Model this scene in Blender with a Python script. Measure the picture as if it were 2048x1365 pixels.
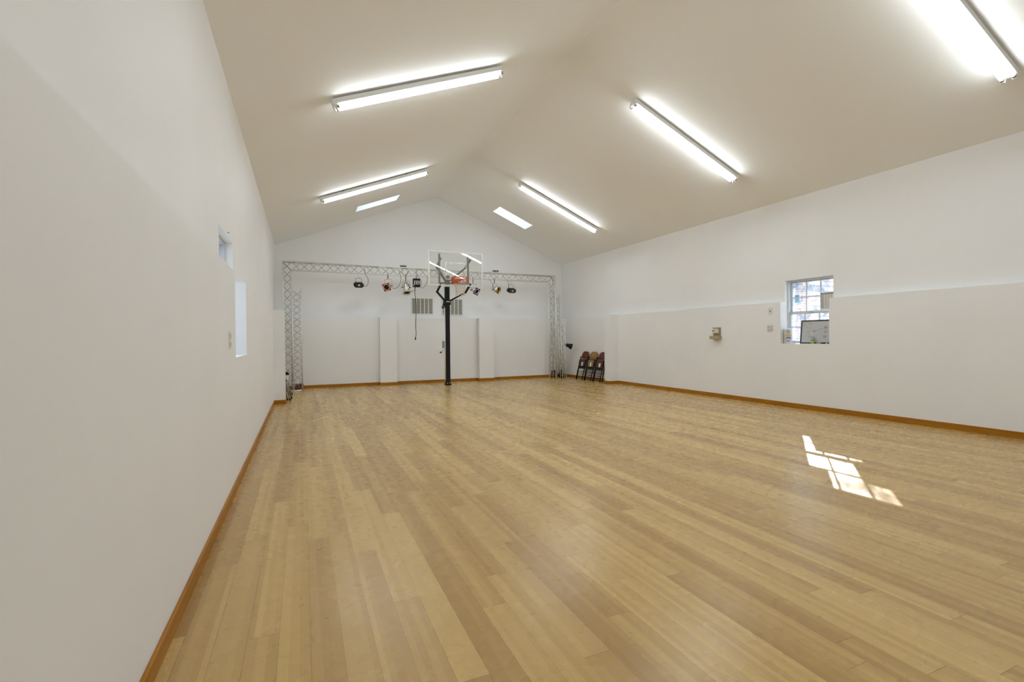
import bpy, bmesh, math, random
from mathutils import Vector, Matrix
PI = math.pi
random.seed(7)
for o in list(bpy.data.objects):
    bpy.data.objects.remove(o)
C = bpy.context.scene.collection
SC = bpy.context.scene

# ------------------------------------------------------------------ camera
H = 1.25
cam = bpy.data.cameras.new('camera')
cam.sensor_fit = 'HORIZONTAL'; cam.sensor_width = 36.0
cam.lens = 968.235 * 36.0 / 2048.0
cam.clip_start = 0.02; cam.clip_end = 500
co = bpy.data.objects.new('camera', cam); C.objects.link(co)
FW = Vector((0.396679, 0.917938, -0.005935)); RT = Vector((0.917885, -0.396721, -0.009949)); UP = Vector((0.011487, 0.001501, 0.999933))
co.matrix_world = Matrix(((RT.x, UP.x, -FW.x, 0), (RT.y, UP.y, -FW.y, 0), (RT.z, UP.z, -FW.z, H), (0, 0, 0, 1)))
SC.camera = co
# ------------------------------------------------------------------ view, sky, sun
SC.view_settings.view_transform = 'Standard'; SC.view_settings.look = 'None'
SC.view_settings.gamma = 1.0; SC.view_settings.use_curve_mapping = False
SC.view_settings.exposure = 0.12
try:
    SC.cycles.use_denoising = True
    SC.cycles.denoiser = 'OPENIMAGEDENOISE'; SC.cycles.denoising_input_passes = 'RGB_ALBEDO_NORMAL'
    SC.cycles.denoising_prefilter = 'NONE'; SC.cycles.denoising_quality = 'HIGH'
    SC.cycles.diffuse_bounces = 7; SC.cycles.max_bounces = 16
    SC.cycles.transparent_max_bounces = 24
    SC.cycles.sample_clamp_indirect = 4.0
except Exception:
    pass
SKY = 4.6
W = bpy.data.worlds.new('sky'); SC.world = W; W.use_nodes = True
bg = W.node_tree.nodes['Background']
bg.inputs[0].default_value = (0.78, 0.89, 1.0, 1)
_n = W.node_tree.nodes; _l = W.node_tree.links          # overcast-bright sky: pale at the horizon, brighter overhead
_tc = _n.new('ShaderNodeTexCoord'); _sp = _n.new('ShaderNodeSeparateXYZ'); _mr = _n.new('ShaderNodeMapRange')
_l.new(_tc.outputs['Generated'], _sp.inputs[0]); _l.new(_sp.outputs['Z'], _mr.inputs[0])
_mr.inputs[1].default_value = 0.02; _mr.inputs[2].default_value = 0.7; _mr.inputs[3].default_value = 1.7; _mr.inputs[4].default_value = SKY
_l.new(_mr.outputs[0], bg.inputs[1])
sun = bpy.data.lights.new('sun', 'SUN'); sun.energy = 9.0; sun.angle = math.radians(0.3); sun.color = (1.0, 0.93, 0.82)
so = bpy.data.objects.new('sun', sun); C.objects.link(so)
SD = Vector((-1.877, -1.455, -1.0)).normalized()
so.rotation_euler = SD.to_track_quat('-Z', 'Y').to_euler(); so.location = (20, 16, 12)
# daylight portals in the window openings (they only guide the sky light)
def portal(loc, n, w, h):
    a = bpy.data.lights.new('daylight_portal', 'AREA'); a.shape = 'RECTANGLE'; a.size = w; a.size_y = h; a.cycles.is_portal = True
    o = bpy.data.objects.new('daylight_portal', a); C.objects.link(o); o.location = loc
    o.rotation_euler = Vector(n).to_track_quat('-Z', 'Y' if abs(n[2]) < .5 else 'X').to_euler()
for xa, xb in ((-.1, 2.2), (2.6, 4.8), (5.2, 7.5)): portal(((xa + xb) / 2, -5.74, 1.6), (0, 1, 0), xb - xa, 2.3)
portal((8.145, 5.559, 1.665), (-1, 0, 0), .862, 1.117)
portal((-.925, 5.218, 1.676), (1, 0, 0), .885, 1.138)
TUBE = 20.0; LAMP = 20.0   # LAMP: watts each fixture throws into the room
TUBE_C = (.87, .99, 1.12)
#        # strength of the fluorescent tubes

# ------------------------------------------------------------------ materials
def mat(name, col=(.8, .8, .8), rough=.5, metal=0, spec=.5, emit=None, es=0, coat=0):
    m = bpy.data.materials.new(name); m.use_nodes = True
    b = m.node_tree.nodes['Principled BSDF']
    b.inputs['Base Color'].default_value = (*col, 1); b.inputs['Roughness'].default_value = rough
    b.inputs['Metallic'].default_value = metal; b.inputs['Specular IOR Level'].default_value = spec
    b.inputs['Coat Weight'].default_value = coat
    if emit: b.inputs['Emission Color'].default_value = (*emit, 1); b.inputs['Emission Strength'].default_value = es
    return m
def N(m, t, **k):
    n = m.node_tree.nodes.new(t)
    for a, v in k.items(): setattr(n, a, v)
    return n
def L(m, a, b): m.node_tree.links.new(a, b)
def noisy(m, c1, c2, scale=4, stretch=(1, 1, 1), detail=4, bump=0, bscale=None, lo=.35, hi=.65):
    b = m.node_tree.nodes['Principled BSDF']
    tc = N(m, 'ShaderNodeNewGeometry'); mp = N(m, 'ShaderNodeVectorMath', operation='MULTIPLY'); mp.inputs[1].default_value = stretch
    L(m, tc.outputs['Position'], mp.inputs[0])
    nz = N(m, 'ShaderNodeTexNoise'); nz.inputs['Scale'].default_value = scale; nz.inputs['Detail'].default_value = detail
    L(m, mp.outputs[0], nz.inputs['Vector'])
    r = N(m, 'ShaderNodeValToRGB'); r.color_ramp.elements[0].position = lo; r.color_ramp.elements[1].position = hi
    r.color_ramp.elements[0].color = (*c1, 1); r.color_ramp.elements[1].color = (*c2, 1)
    L(m, nz.outputs[0], r.inputs[0]); L(m, r.outputs[0], b.inputs['Base Color'])
    if bump:
        n2 = N(m, 'ShaderNodeTexNoise'); n2.inputs['Scale'].default_value = bscale or scale; n2.inputs['Detail'].default_value = 3
        L(m, tc.outputs['Position'], n2.inputs['Vector'])
        bp = N(m, 'ShaderNodeBump'); bp.inputs['Strength'].default_value = .5; bp.inputs['Distance'].default_value = bump
        L(m, n2.outputs[0], bp.inputs['Height']); L(m, bp.outputs[0], b.inputs['Normal'])
    return m
M_wall = noisy(mat('white_wall_paint', rough=.55, spec=.25), (.815, .815, .81), (.84, .84, .835), scale=.9)
M_ceil = noisy(mat('white_ceiling_paint', rough=.7, spec=.2), (.90, .905, .895), (.91, .915, .905), scale=.7)
M_white = mat('white_enamel', (.78, .78, .76), .35)
M_vinyl = mat('shaded_white_vinyl', (.62, .65, .69), .4)  # white frames with their backlit shade put into the blue-grey colour
M_black = mat('black_enamel', (.004, .004, .005), .5, spec=.3)
M_blackp = mat('black_plastic', (.006, .006, .007), .55, spec=.3)
M_grey = mat('grey_painted_steel', (.22, .23, .22), .45, .3)
M_alu = noisy(mat('brushed_aluminium', rough=.34, metal=.35), (.78, .77, .73), (.86, .85, .81), scale=14)
M_alud = mat('aluminium_rod', (.34, .32, .27), .42, .5)
M_chrome = mat('polished_aluminium', (.82, .81, .77), .16, 1)
M_steel = mat('grey_steel_tube', (.33, .32, .31), .3, .85)
M_orange = mat('orange_enamel', (.62, .085, .02), .4)
M_tube = mat('lit_tube', (.9, .9, .9), .4, emit=(.92, 1.0, 1.04), es=TUBE)
M_plate = mat('ivory_plate', (.70, .68, .62), .35)
M_slot = mat('dark_slot', (.05, .045, .04), .6)
M_beige = mat('beige_metal', (.36, .31, .18), .45)
M_cream = mat('cream_plastic', (.66, .62, .48), .4)
M_cord = mat('dark_rubber_cord', (.035, .03, .028), .6)
M_paper = mat('white_paper', (.72, .71, .66), .7)
M_print = mat('printed_ink', (.16, .14, .15), .7)
M_marker = mat('marker_ink', (.08, .09, .12), .6)
M_brown = noisy(mat('brown_vinyl', rough=.35, spec=.3), (.060, .009, .004), (.15, .030, .010), scale=9)
M_ochre = noisy(mat('ochre_vinyl', rough=.35, spec=.3), (.20, .10, .02), (.32, .17, .035), scale=9)
M_navy = mat('dark_blue_plastic', (.01, .012, .05), .4)
M_red = mat('red_gel', (.50, .012, .008), .25)
M_blue = mat('blue_gel', (.02, .02, .28), .25)
M_gold = mat('gold_reflector', (.62, .40, .12), .18, 1)

def wood_base(name, c1, c2, axis):
    m = mat(name, rough=.4, spec=.25)
    st = {'x': (3, 40, 40), 'y': (40, 3, 40)}[axis]
    return noisy(m, c1, c2, scale=1, stretch=st, detail=5)
M_oak = wood_base('oak_baseboard_y', (.30, .115, .004), (.38, .155, .007), 'y')
M_oakx = wood_base('oak_baseboard_x', (.30, .115, .004), (.38, .155, .007), 'x')

def bamboo():
    m = mat('bamboo_planks', rough=.27, spec=.5)
    nt = m.node_tree; b = nt.nodes['Principled BSDF']
    g = N(m, 'ShaderNodeNewGeometry'); s = N(m, 'ShaderNodeSeparateXYZ'); L(m, g.outputs['Position'], s.inputs[0])
    def mt(op, a, c=None, d=None):
        n = N(m, 'ShaderNodeMath', operation=op)
        for i, v in enumerate((a, c, d)):
            if v is None: continue
            if isinstance(v, (int, float)): n.inputs[i].default_value = v
            else: L(m, v, n.inputs[i])
        return n.outputs[0]
    def wn(*v):
        c = N(m, 'ShaderNodeCombineXYZ')
        for i, x in enumerate(v):
            if isinstance(x, (int, float)): c.inputs[i].default_value = x
            else: L(m, x, c.inputs[i])
        w = N(m, 'ShaderNodeTexWhiteNoise', noise_dimensions='3D'); L(m, c.outputs[0], w.inputs['Vector']); return w.outputs['Value']
    PW, PL = .1218, 1.86
    px = mt('DIVIDE', mt('SUBTRACT', s.outputs['X'], .0165), PW)
    pi_ = mt('FLOOR', px); pf = mt('FRACT', px)
    off = mt('MULTIPLY', wn(pi_, 3.1, 1.7), PL)
    py = mt('DIVIDE', mt('ADD', s.outputs['Y'], mt('ADD', off, 40)), PL)
    ri = mt('FLOOR', py); rf = mt('FRACT', py)
    r1 = wn(pi_, ri, .5)
    # strips inside a plank
    ns = mt('ADD', 3, mt('MULTIPLY', mt('FLOOR', mt('MULTIPLY', wn(pi_, ri, 8.5), 3)), 1))
    sx = mt('MULTIPLY', pf, ns); si = mt('FLOOR', sx)
    r2 = wn(mt('ADD', mt('MULTIPLY', pi_, 11), si), ri, 2.5)
    # knuckles: a short darker bar across one strip, somewhere in each cell of its length
    CL = .42
    kc = mt('DIVIDE', mt('ADD', s.outputs['Y'], mt('MULTIPLY', r2, 3)), CL)
    ki = mt('FLOOR', kc); kf = mt('FRACT', kc)
    kr = wn(mt('ADD', mt('MULTIPLY', pi_, 17), si), ki, 6.2)
    kd = mt('ABSOLUTE', mt('SUBTRACT', kf, mt('ADD', .15, mt('MULTIPLY', kr, .7))))
    kn = mt('MULTIPLY', mt('SUBTRACT', 1, mt('SMOOTH_MIN', mt('DIVIDE', kd, .016), 1, .2)), mt('MULTIPLY', mt('GREATER_THAN', kr, .4), mt('GREATER_THAN', wn(pi_, ri, 12.5), .35)))
    # grain
    gv = N(m, 'ShaderNodeCombineXYZ'); L(m, mt('MULTIPLY', s.outputs['X'], 150), gv.inputs[0]); L(m, mt('MULTIPLY', s.outputs['Y'], 2.2), gv.inputs[1]); L(m, mt('MULTIPLY', r2, 30), gv.inputs[2])
    gn = N(m, 'ShaderNodeTexNoise'); gn.inputs['Scale'].default_value = 1; gn.inputs['Detail'].default_value = 2; L(m, gv.outputs[0], gn.inputs['Vector'])
    tone = mt('ADD', mt('MULTIPLY', mt('POWER', r1, 1.3), .48), mt('ADD', mt('MULTIPLY', r2, .36), mt('MULTIPLY', gn.outputs[0], .16)))
    rp = N(m, 'ShaderNodeValToRGB'); e = rp.color_ramp.elements
    e[0].position = .12; e[0].color = (.585, .40, .150, 1); e[1].position = 1.0; e[1].color = (.315, .175, .050, 1)
    k = e.new(.55); k.color = (.445, .282, .095, 1)
    L(m, tone, rp.inputs[0])
    def mix(fac, a, col, op='MIX'):
        x = N(m, 'ShaderNodeMix', data_type='RGBA', blend_type=op)
        L(m, fac, x.inputs[0]); L(m, a, x.inputs[6]); x.inputs[7].default_value = (*col, 1); return x.outputs[2]
    c = mix(mt('MULTIPLY', kn, .30), rp.outputs[0], (.36, .22, .09))
    ed = mt('MULTIPLY', mt('MINIMUM', pf, mt('SUBTRACT', 1, pf)), PW)
    el = mt('MULTIPLY', mt('MINIMUM', rf, mt('SUBTRACT', 1, rf)), PL)
    seam = mt('MAXIMUM', mt('MULTIPLY', mt('LESS_THAN', ed, .0009), mt('ADD', .25, mt('MULTIPLY', wn(pi_, 9.1, 4.4), .6))), mt('MULTIPLY', mt('LESS_THAN', el, .0011), .7))
    c = mix(seam, c, (.10, .055, .022))
    # specks of dirt
    vo = N(m, 'ShaderNodeTexVoronoi'); vo.inputs['Scale'].default_value = 4.3; L(m, g.outputs['Position'], vo.inputs['Vector'])
    vs = N(m, 'ShaderNodeSeparateColor'); L(m, vo.outputs['Color'], vs.inputs[0])
    c = mix(mt('MULTIPLY', mt('LESS_THAN', vo.outputs['Distance'], .018), mt('GREATER_THAN', vs.outputs[0], .55)), c, (.03, .018, .01))
    L(m, c, b.inputs['Base Color'])
    # cupped planks and scuffs
    q = mt('SUBTRACT', pf, .5); cup = mt('MULTIPLY', mt('MULTIPLY', q, q), mt('ADD', .0010, mt('MULTIPLY', r1, .0010)))
    wv = N(m, 'ShaderNodeTexNoise'); wv.inputs['Scale'].default_value = 2.2; wv.inputs['Detail'].default_value = 0; L(m, g.outputs['Position'], wv.inputs['Vector'])
    hgt = mt('ADD', cup, mt('ADD', mt('MULTIPLY', wv.outputs[0], .0006), mt('MULTIPLY', seam, -.0004)))
    bp = N(m, 'ShaderNodeBump'); bp.inputs['Strength'].default_value = 1; bp.inputs['Distance'].default_value = 1.0
    L(m, hgt, bp.inputs['Height']); L(m, bp.outputs[0], b.inputs['Normal'])
    sc = N(m, 'ShaderNodeTexNoise'); sc.inputs['Scale'].default_value = 9; sc.inputs['Detail'].default_value = 1; L(m, g.outputs['Position'], sc.inputs['Vector'])
    L(m, mt('ADD', .26, mt('MULTIPLY', sc.outputs[0], .03)), b.inputs['Roughness'])
    return m
M_floor = bamboo()

def glass_mat(name, tint, refl_rough=.0, film=None):
    m = bpy.data.materials.new(name); m.use_nodes = True; nt = m.node_tree
    nt.nodes.remove(nt.nodes['Principled BSDF']); out = nt.nodes['Material Output']
    t = N(m, 'ShaderNodeBsdfTransparent'); t.inputs[0].default_value = (*tint, 1)
    base = t.outputs[0]
    if film:
        d = N(m, 'ShaderNodeBsdfTranslucent'); d.inputs[0].default_value = (*film[0], 1)
        g = N(m, 'ShaderNodeNewGeometry'); nz = N(m, 'ShaderNodeTexNoise'); nz.inputs['Scale'].default_value = film[1]; nz.inputs['Detail'].default_value = 9
        nz.inputs['Roughness'].default_value = .75
        L(m, g.outputs['Position'], nz.inputs['Vector'])
        r = N(m, 'ShaderNodeMapRange'); r.inputs[1].default_value = .44; r.inputs[2].default_value = .62; r.inputs[3].default_value = 0; r.inputs[4].default_value = film[2]
        L(m, nz.outputs[0], r.inputs[0])
        x = N(m, 'ShaderNodeMixShader'); L(m, r.outputs[0], x.inputs[0]); L(m, base, x.inputs[1]); L(m, d.outputs[0], x.inputs[2]); base = x.outputs[0]
    gl = N(m, 'ShaderNodeBsdfGlossy'); gl.inputs['Roughness'].default_value = refl_rough
    fr = N(m, 'ShaderNodeLayerWeight'); fr.inputs[0].default_value = .5
    pw = N(m, 'ShaderNodeMath', operation='POWER'); pw.inputs[1].default_value = 5; L(m, fr.outputs['Facing'], pw.inputs[0])
    ma = N(m, 'ShaderNodeMath', operation='MULTIPLY_ADD'); ma.inputs[1].default_value = .96; ma.inputs[2].default_value = .04; L(m, pw.outputs[0], ma.inputs[0])
    x = N(m, 'ShaderNodeMixShader'); L(m, ma.outputs[0], x.inputs[0]); L(m, base, x.inputs[1]); L(m, gl.outputs[0], x.inputs[2])
    L(m, x.outputs[0], out.inputs[0]); return m
M_pane = glass_mat('window_glass', (.97, .985, 1.0), film=((.11, .155, .21), 6, .6))
M_clear = glass_mat('clear_glass', (.97, .98, .98))
def dome():
    m = bpy.data.materials.new('skylight_dome'); m.use_nodes = True; nt = m.node_tree; nt.nodes.remove(nt.nodes['Principled BSDF'])
    a = N(m, 'ShaderNodeBsdfTranslucent'); a.inputs[0].default_value = (.86, .90, .94, 1); b = N(m, 'ShaderNodeBsdfGlossy'); b.inputs['Roughness'].default_value = .2
    x = N(m, 'ShaderNodeMixShader'); x.inputs[0].default_value = .05; L(m, a.outputs[0], x.inputs[1]); L(m, b.outputs[0], x.inputs[2]); L(m, x.outputs[0], nt.nodes['Material Output'].inputs[0]); return m
M_sky = dome()
M_board = glass_mat('backboard_glass', (.965, .972, .96))

def brick():
    m = mat('pale_brick', rough=.8)
    b = m.node_tree.nodes['Principled BSDF']
    t = N(m, 'ShaderNodeTexBrick'); t.inputs['Color1'].default_value = (.50, .36, .30, 1); t.inputs['Color2'].default_value = (.40, .28, .23, 1); t.inputs['Mortar'].default_value = (.62, .58, .54, 1)
    t.inputs['Scale'].default_value = 1; t.inputs['Brick Width'].default_value = .8; t.inputs['Row Height'].default_value = .26; t.inputs['Mortar Size'].default_value = .035
    g = N(m, 'ShaderNodeNewGeometry'); s = N(m, 'ShaderNodeSeparateXYZ'); c = N(m, 'ShaderNodeCombineXYZ')
    L(m, g.outputs['Position'], s.inputs[0]); L(m, s.outputs['Y'], c.inputs[0]); L(m, s.outputs['Z'], c.inputs[1]); L(m, c.outputs[0], t.inputs['Vector']); L(m, t.outputs[0], b.inputs['Base Color'])
    return m
M_brick = brick()
M_snow = noisy(mat('pale_ground', rough=.9), (.55, .56, .58), (.7, .71, .74), scale=.4)

# ------------------------------------------------------------------ mesh helpers
class MB:
    def __init__(s): s.b = bmesh.new()
    def box(s, x0, x1, y0, y1, z0, z1, T=None):
        vs = [s.b.verts.new(Vector(p) if T is None else T @ Vector(p)) for p in ((x0, y0, z0), (x1, y0, z0), (x1, y1, z0), (x0, y1, z0), (x0, y0, z1), (x1, y0, z1), (x1, y1, z1), (x0, y1, z1))]
        for f in ((0, 3, 2, 1), (4, 5, 6, 7), (0, 1, 5, 4), (1, 2, 6, 5), (2, 3, 7, 6), (3, 0, 4, 7)): s.b.faces.new([vs[i] for i in f])
        return s
    def prism(s, pts, d, T=None):      # polygon in local XY pulled along local Z
        a = [s.b.verts.new((T or Matrix()) @ Vector((x, y, d[0]))) for x, y in pts]
        c = [s.b.verts.new((T or Matrix()) @ Vector((x, y, d[1]))) for x, y in pts]
        n = len(pts); s.b.faces.new(a[::-1]); s.b.faces.new(c)
        for i in range(n): s.b.faces.new((a[i], a[(i + 1) % n], c[(i + 1) % n], c[i]))
        return s
    def tube(s, pts, r, n=10, cap=True, smooth=True, closed=False):
        pts = [Vector(p) for p in pts]; rings = []; K = len(pts)
        t0 = (pts[1] - pts[0]).normalized(); ref = Vector((0, 0, 1)) if abs(t0.z) < .9 else Vector((1, 0, 0))
        u = t0.cross(ref).normalized()
        for i, p in enumerate(pts):
            if closed: t = (pts[(i + 1) % K] - pts[i - 1]).normalized()
            else: t = ((pts[min(i + 1, K - 1)] - pts[max(i - 1, 0)])).normalized()
            u = (u - t * u.dot(t)).normalized(); v = t.cross(u)
            rr = r[i] if isinstance(r, (list, tuple)) else r
            rings.append([s.b.verts.new(p + (u * math.cos(a) + v * math.sin(a)) * rr) for a in [2 * PI * k / n for k in range(n)]])
        for i in range(K if closed else K - 1):
            A, B = rings[i], rings[(i + 1) % K]
            for k in range(n):
                f = s.b.faces.new((A[k], A[(k + 1) % n], B[(k + 1) % n], B[k])); f.smooth = smooth
        if cap and not closed: s.b.faces.new(rings[0][::-1]); s.b.faces.new(rings[-1])
        return s
    def lathe(s, prof, T=None, n=24, smooth=True):    # profile of (radius, z)
        T = T or Matrix(); rings = []
        for r, z in prof:
            if r < 1e-6: rings.append([s.b.verts.new(T @ Vector((0, 0, z)))])
            else: rings.append([s.b.verts.new(T @ Vector((r * math.cos(2 * PI * k / n), r * math.sin(2 * PI * k / n), z))) for k in range(n)])
        for A, B in zip(rings, rings[1:]):
            for k in range(n):
                a, b_, c, d = A[k % len(A)], A[(k + 1) % len(A)], B[(k + 1) % len(B)], B[k % len(B)]
                q = []
                for v in (a, b_, c, d):
                    if v not in q: q.append(v)
                if len(q) > 2:
                    try: f = s.b.faces.new(q); f.smooth = smooth
                    except ValueError: pass
        return s
    def build(s, name, m, parent=None, bevel=0, kind=None):
        bmesh.ops.recalc_face_normals(s.b, faces=s.b.faces)
        me = bpy.data.meshes.new(name); s.b.to_mesh(me); s.b.free(); me.materials.append(m)
        o = bpy.data.objects.new(name, me); C.objects.link(o)
        if parent:
            o.parent = parent
            if parent.type == 'EMPTY' or True: pass
        if bevel:
            md = o.modifiers.new('bevel', 'BEVEL'); md.width = bevel; md.segments = 2; md.limit_method = 'ANGLE'
        if kind: o['kind'] = kind
        return o
def thing(name, label, cat, loc=(0, 0, 0), group=None, rot=(0, 0, 0)):
    o = bpy.data.objects.new(name, None); C.objects.link(o); o.location = loc; o.rotation_euler = rot
    o.empty_display_size = .1; o['label'] = label; o['category'] = cat
    if group: o['group'] = group
    return o
def tag(o, label, cat, group=None):
    o['label'] = label; o['category'] = cat
    if group: o['group'] = group
    return o
def copy_thing(root, loc=None, label=None, rot=None):
    def rec(o, par):
        c = o.copy(); C.objects.link(c); c.parent = par
        for ch in o.children: rec(ch, c)
        return c
    r = rec(root, None)
    if loc is not None: r.location = loc
    if rot is not None: r.rotation_euler = rot
    if label: r['label'] = label
    return r
def place(o, loc):       # give a one-mesh thing its own origin
    o.data.transform(Matrix.Translation(-Vector(loc))); o.location = loc; return o
def frame(d, up=(0, 0, 1), loc=(0, 0, 0)):   # matrix whose +Z looks along d
    z = Vector(d).normalized(); x = Vector(up).cross(z).normalized(); y = z.cross(x)
    m = Matrix((x, y, z)).transposed().to_4x4(); m.translation = loc; return m
def arcpts(c, r, a0, a1, n, f):
    return [f(c[0] + r * math.cos(a0 + (a1 - a0) * i / n), c[1] + r * math.sin(a0 + (a1 - a0) * i / n)) for i in range(n + 1)]
def smoothpath(pts, k=6):     # Catmull-Rom
    P = [Vector(p) for p in pts]; P = [2 * P[0] - P[1]] + P + [2 * P[-1] - P[-2]]; out = []
    for i in range(1, len(P) - 2):
        for j in range(k):
            t = j / k; a, b, c, d = P[i - 1:i + 3]
            out.append(.5 * ((2 * b) + (c - a) * t + (2 * a - 5 * b + 4 * c - d) * t * t + (3 * b - a - 3 * c + d) * t ** 3))
    out.append(P[-2]); return out

# ------------------------------------------------------------------ the room
XL, XLU, XR, XRU = -.5305, -.646, 7.778, 7.888
YB, YBU, YF = 13.6155, 14.067, -5.5
ZD, ZLE, ZRE, XRG, ZRG = 1.8485, 3.7505, 3.6512, 3.6724, 5.4533
XLO, XRO, YBO, YFO = -.93, 8.15, 14.32, -5.75
S = 'structure'
MB().box(XLO, XRO, YFO, YBO, -.15, 0).build('floor', M_floor, kind=S)

def side_wall(name, xo, xu, xd, zt, wins):
    m = MB(); lo = lambda a, b: (min(a, b), max(a, b))
    U = lo(xo, xu); D = lo(xu, xd)
    ys = [YFO] + [v for w in wins for v in (w[0], w[1])] + [YBO]
    for i in range(0, len(ys), 2):
        m.box(*U, ys[i], ys[i + 1], 0, zt); m.box(*D, ys[i], min(ys[i + 1], YBU), 0, ZD)
    for y0, y1, z0, z1 in wins:
        m.box(*U, y0, y1, 0, z0); m.box(*U, y0, y1, z1, zt); m.box(*D, y0, y1, 0, z0)
    return m.build(name, M_wall, kind=S)
WL = (4.775, 5.66, 1.107, 2.245); WR = (5.128, 5.99, 1.106, 2.2232)
WLn = (.2, 1.08, 1.107, 2.245); WRn = (.45, 1.31, 1.106, 2.2232)
side_wall('wall_left', XLO, XLU, XL, ZLE + .12, [WL])
side_wall('wall_right', XRO, XRU, XR, ZRE + .12, [WR])
SLL = (ZRG - ZLE) / (XRG - XLU); SLR = (ZRG - ZRE) / (XRU - XRG)
def gable(y0, y1, name):
    pts = [(XLO, 0), (XRO, 0), (XRO, ZRE - .1), (XRU, ZRE + .01), (XRG, ZRG + .01), (XLU, ZLE + .01), (XLO, ZLE - .1)]
    T = Matrix(((1, 0, 0, 0), (0, 0, 1, 0), (0, 1, 0, 0), (0, 0, 0, 1)))
    m = MB().prism(pts, (y0, y1), T); return m
g = gable(YBU, YBO, 'wall_back'); g.box(XL, XR, YB, YBU, 0, ZD); g.build('wall_back', M_wall, kind=S)
FW_ = [(-.1, 2.2), (2.6, 4.8), (5.2, 7.5)]; FZ = (.45, 2.75)
wf = MB(); T_ = Matrix(((1, 0, 0, 0), (0, 0, 1, 0), (0, 1, 0, 0), (0, 0, 0, 1)))
wf.prism([(XLO, FZ[1]), (XRO, FZ[1]), (XRO, ZRE - .1), (XRU, ZRE + .01), (XRG, ZRG + .01), (XLU, ZLE + .01), (XLO, ZLE - .1)], (YFO, YF), T_)
wf.box(XLO, XRO, YFO, YF, 0, FZ[0])
_x = [XLO] + [v for w in FW_ for v in w] + [XRO]
for i in range(0, len(_x), 2): wf.box(_x[i], _x[i + 1], YFO, YF, FZ[0], FZ[1])
wf.build('wall_front', M_wall, kind=S)
for i, (a, b) in enumerate(FW_):        # unseen glazing added behind the camera to let in more daylight
    f = MB(); c = (a + b) / 2
    for q in ((a, b, FZ[0], FZ[0] + .05), (a, b, FZ[1] - .05, FZ[1]), (a, a + .05, FZ[0] + .05, FZ[1] - .05), (b - .05, b, FZ[0] + .05, FZ[1] - .05), (c - .03, c + .03, FZ[0] + .05, FZ[1] - .05)):
        f.box(q[0], q[1], YFO + .08, YFO + .14, q[2], q[3])
    w = f.build('window_%d' % (i + 5), M_vinyl, kind=S)
    for q in ((a + .05, c - .03), (c + .03, b - .05)): MB().box(q[0], q[1], YFO + .10, YFO + .106, FZ[0] + .05, FZ[1] - .05).build('pane', M_clear, w)

SKL = (1.275, 2.298, 12.385, 12.905); SKR = (5.03, 6.03, 12.385, 12.905)
TH = .36
def slope(x0, x1, y0, y1, f, m):
    vs = []
    for dz in (0, TH):
        for x, y in ((x0, y0), (x1, y0), (x1, y1), (x0, y1)): vs.append(m.b.verts.new((x, y, f(x) + dz)))
    for q in ((0, 3, 2, 1), (4, 5, 6, 7), (0, 1, 5, 4), (1, 2, 6, 5), (2, 3, 7, 6), (3, 0, 4, 7)): m.b.faces.new([vs[i] for i in q])
fl = lambda x: ZLE + SLL * (x - XLU)
fr = lambda x: ZRE + SLR * (XRU - x)
m = MB()
for f, a, b, sk in ((fl, XLO, XRG, SKL), (fr, XRG, XRO, SKR)):
    slope(a, b, YFO, sk[2], f, m); slope(a, b, sk[3], YBO, f, m); slope(a, sk[0], sk[2], sk[3], f, m); slope(sk[1], b, sk[2], sk[3], f, m)
m.build('ceiling', M_ceil, kind=S)
for i, (f, sk) in enumerate(((fl, SKL), (fr, SKR))):
    e = MB()
    for a, b, c, d in ((sk[0], sk[1], sk[2], sk[2] + .03), (sk[0], sk[1], sk[3] - .03, sk[3]), (sk[0], sk[0] + .03, sk[2] + .03, sk[3] - .03), (sk[1] - .03, sk[1], sk[2] + .03, sk[3] - .03)):
        vs = [e.b.verts.new((x, y, f(x) + z)) for z in (TH - .04, TH) for x, y in ((a, c), (b, c), (b, d), (a, d))]
        for q in ((0, 3, 2, 1), (4, 5, 6, 7), (0, 1, 5, 4), (1, 2, 6, 5), (2, 3, 7, 6), (3, 0, 4, 7)): e.b.faces.new([vs[k] for k in q])
    w = e.build('window_%d' % (i + 3), M_vinyl, kind=S)
    p = MB(); x0, x1, y0, y1 = sk[0] + .03, sk[1] - .03, sk[2] + .03, sk[3] - .03
    vs = [p.b.verts.new((x, y, f(x) + z)) for z in (TH - .024, TH - .016) for x, y in ((x0, y0), (x1, y0), (x1, y1), (x0, y1))]
    for q in ((0, 3, 2, 1), (4, 5, 6, 7), (0, 1, 5, 4), (1, 2, 6, 5), (2, 3, 7, 6), (3, 0, 4, 7)): p.b.faces.new([vs[k] for k in q])
    p.build('pane', M_sky, w)

# pilasters
PIL = [('trim_1', XL, XL + .2, 10.52, 10.88), ('trim_2', 7.49, XR, 10.79, 11.03), ('trim_3', 1.9173, 2.3708, 13.41, YB), ('trim_4', 4.754, 5.2067, 13.41, YB)]
for n, a, b, c, d in PIL: MB().box(a, b, c, d, 0, ZD).build(n, M_wall, kind=S)
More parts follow.
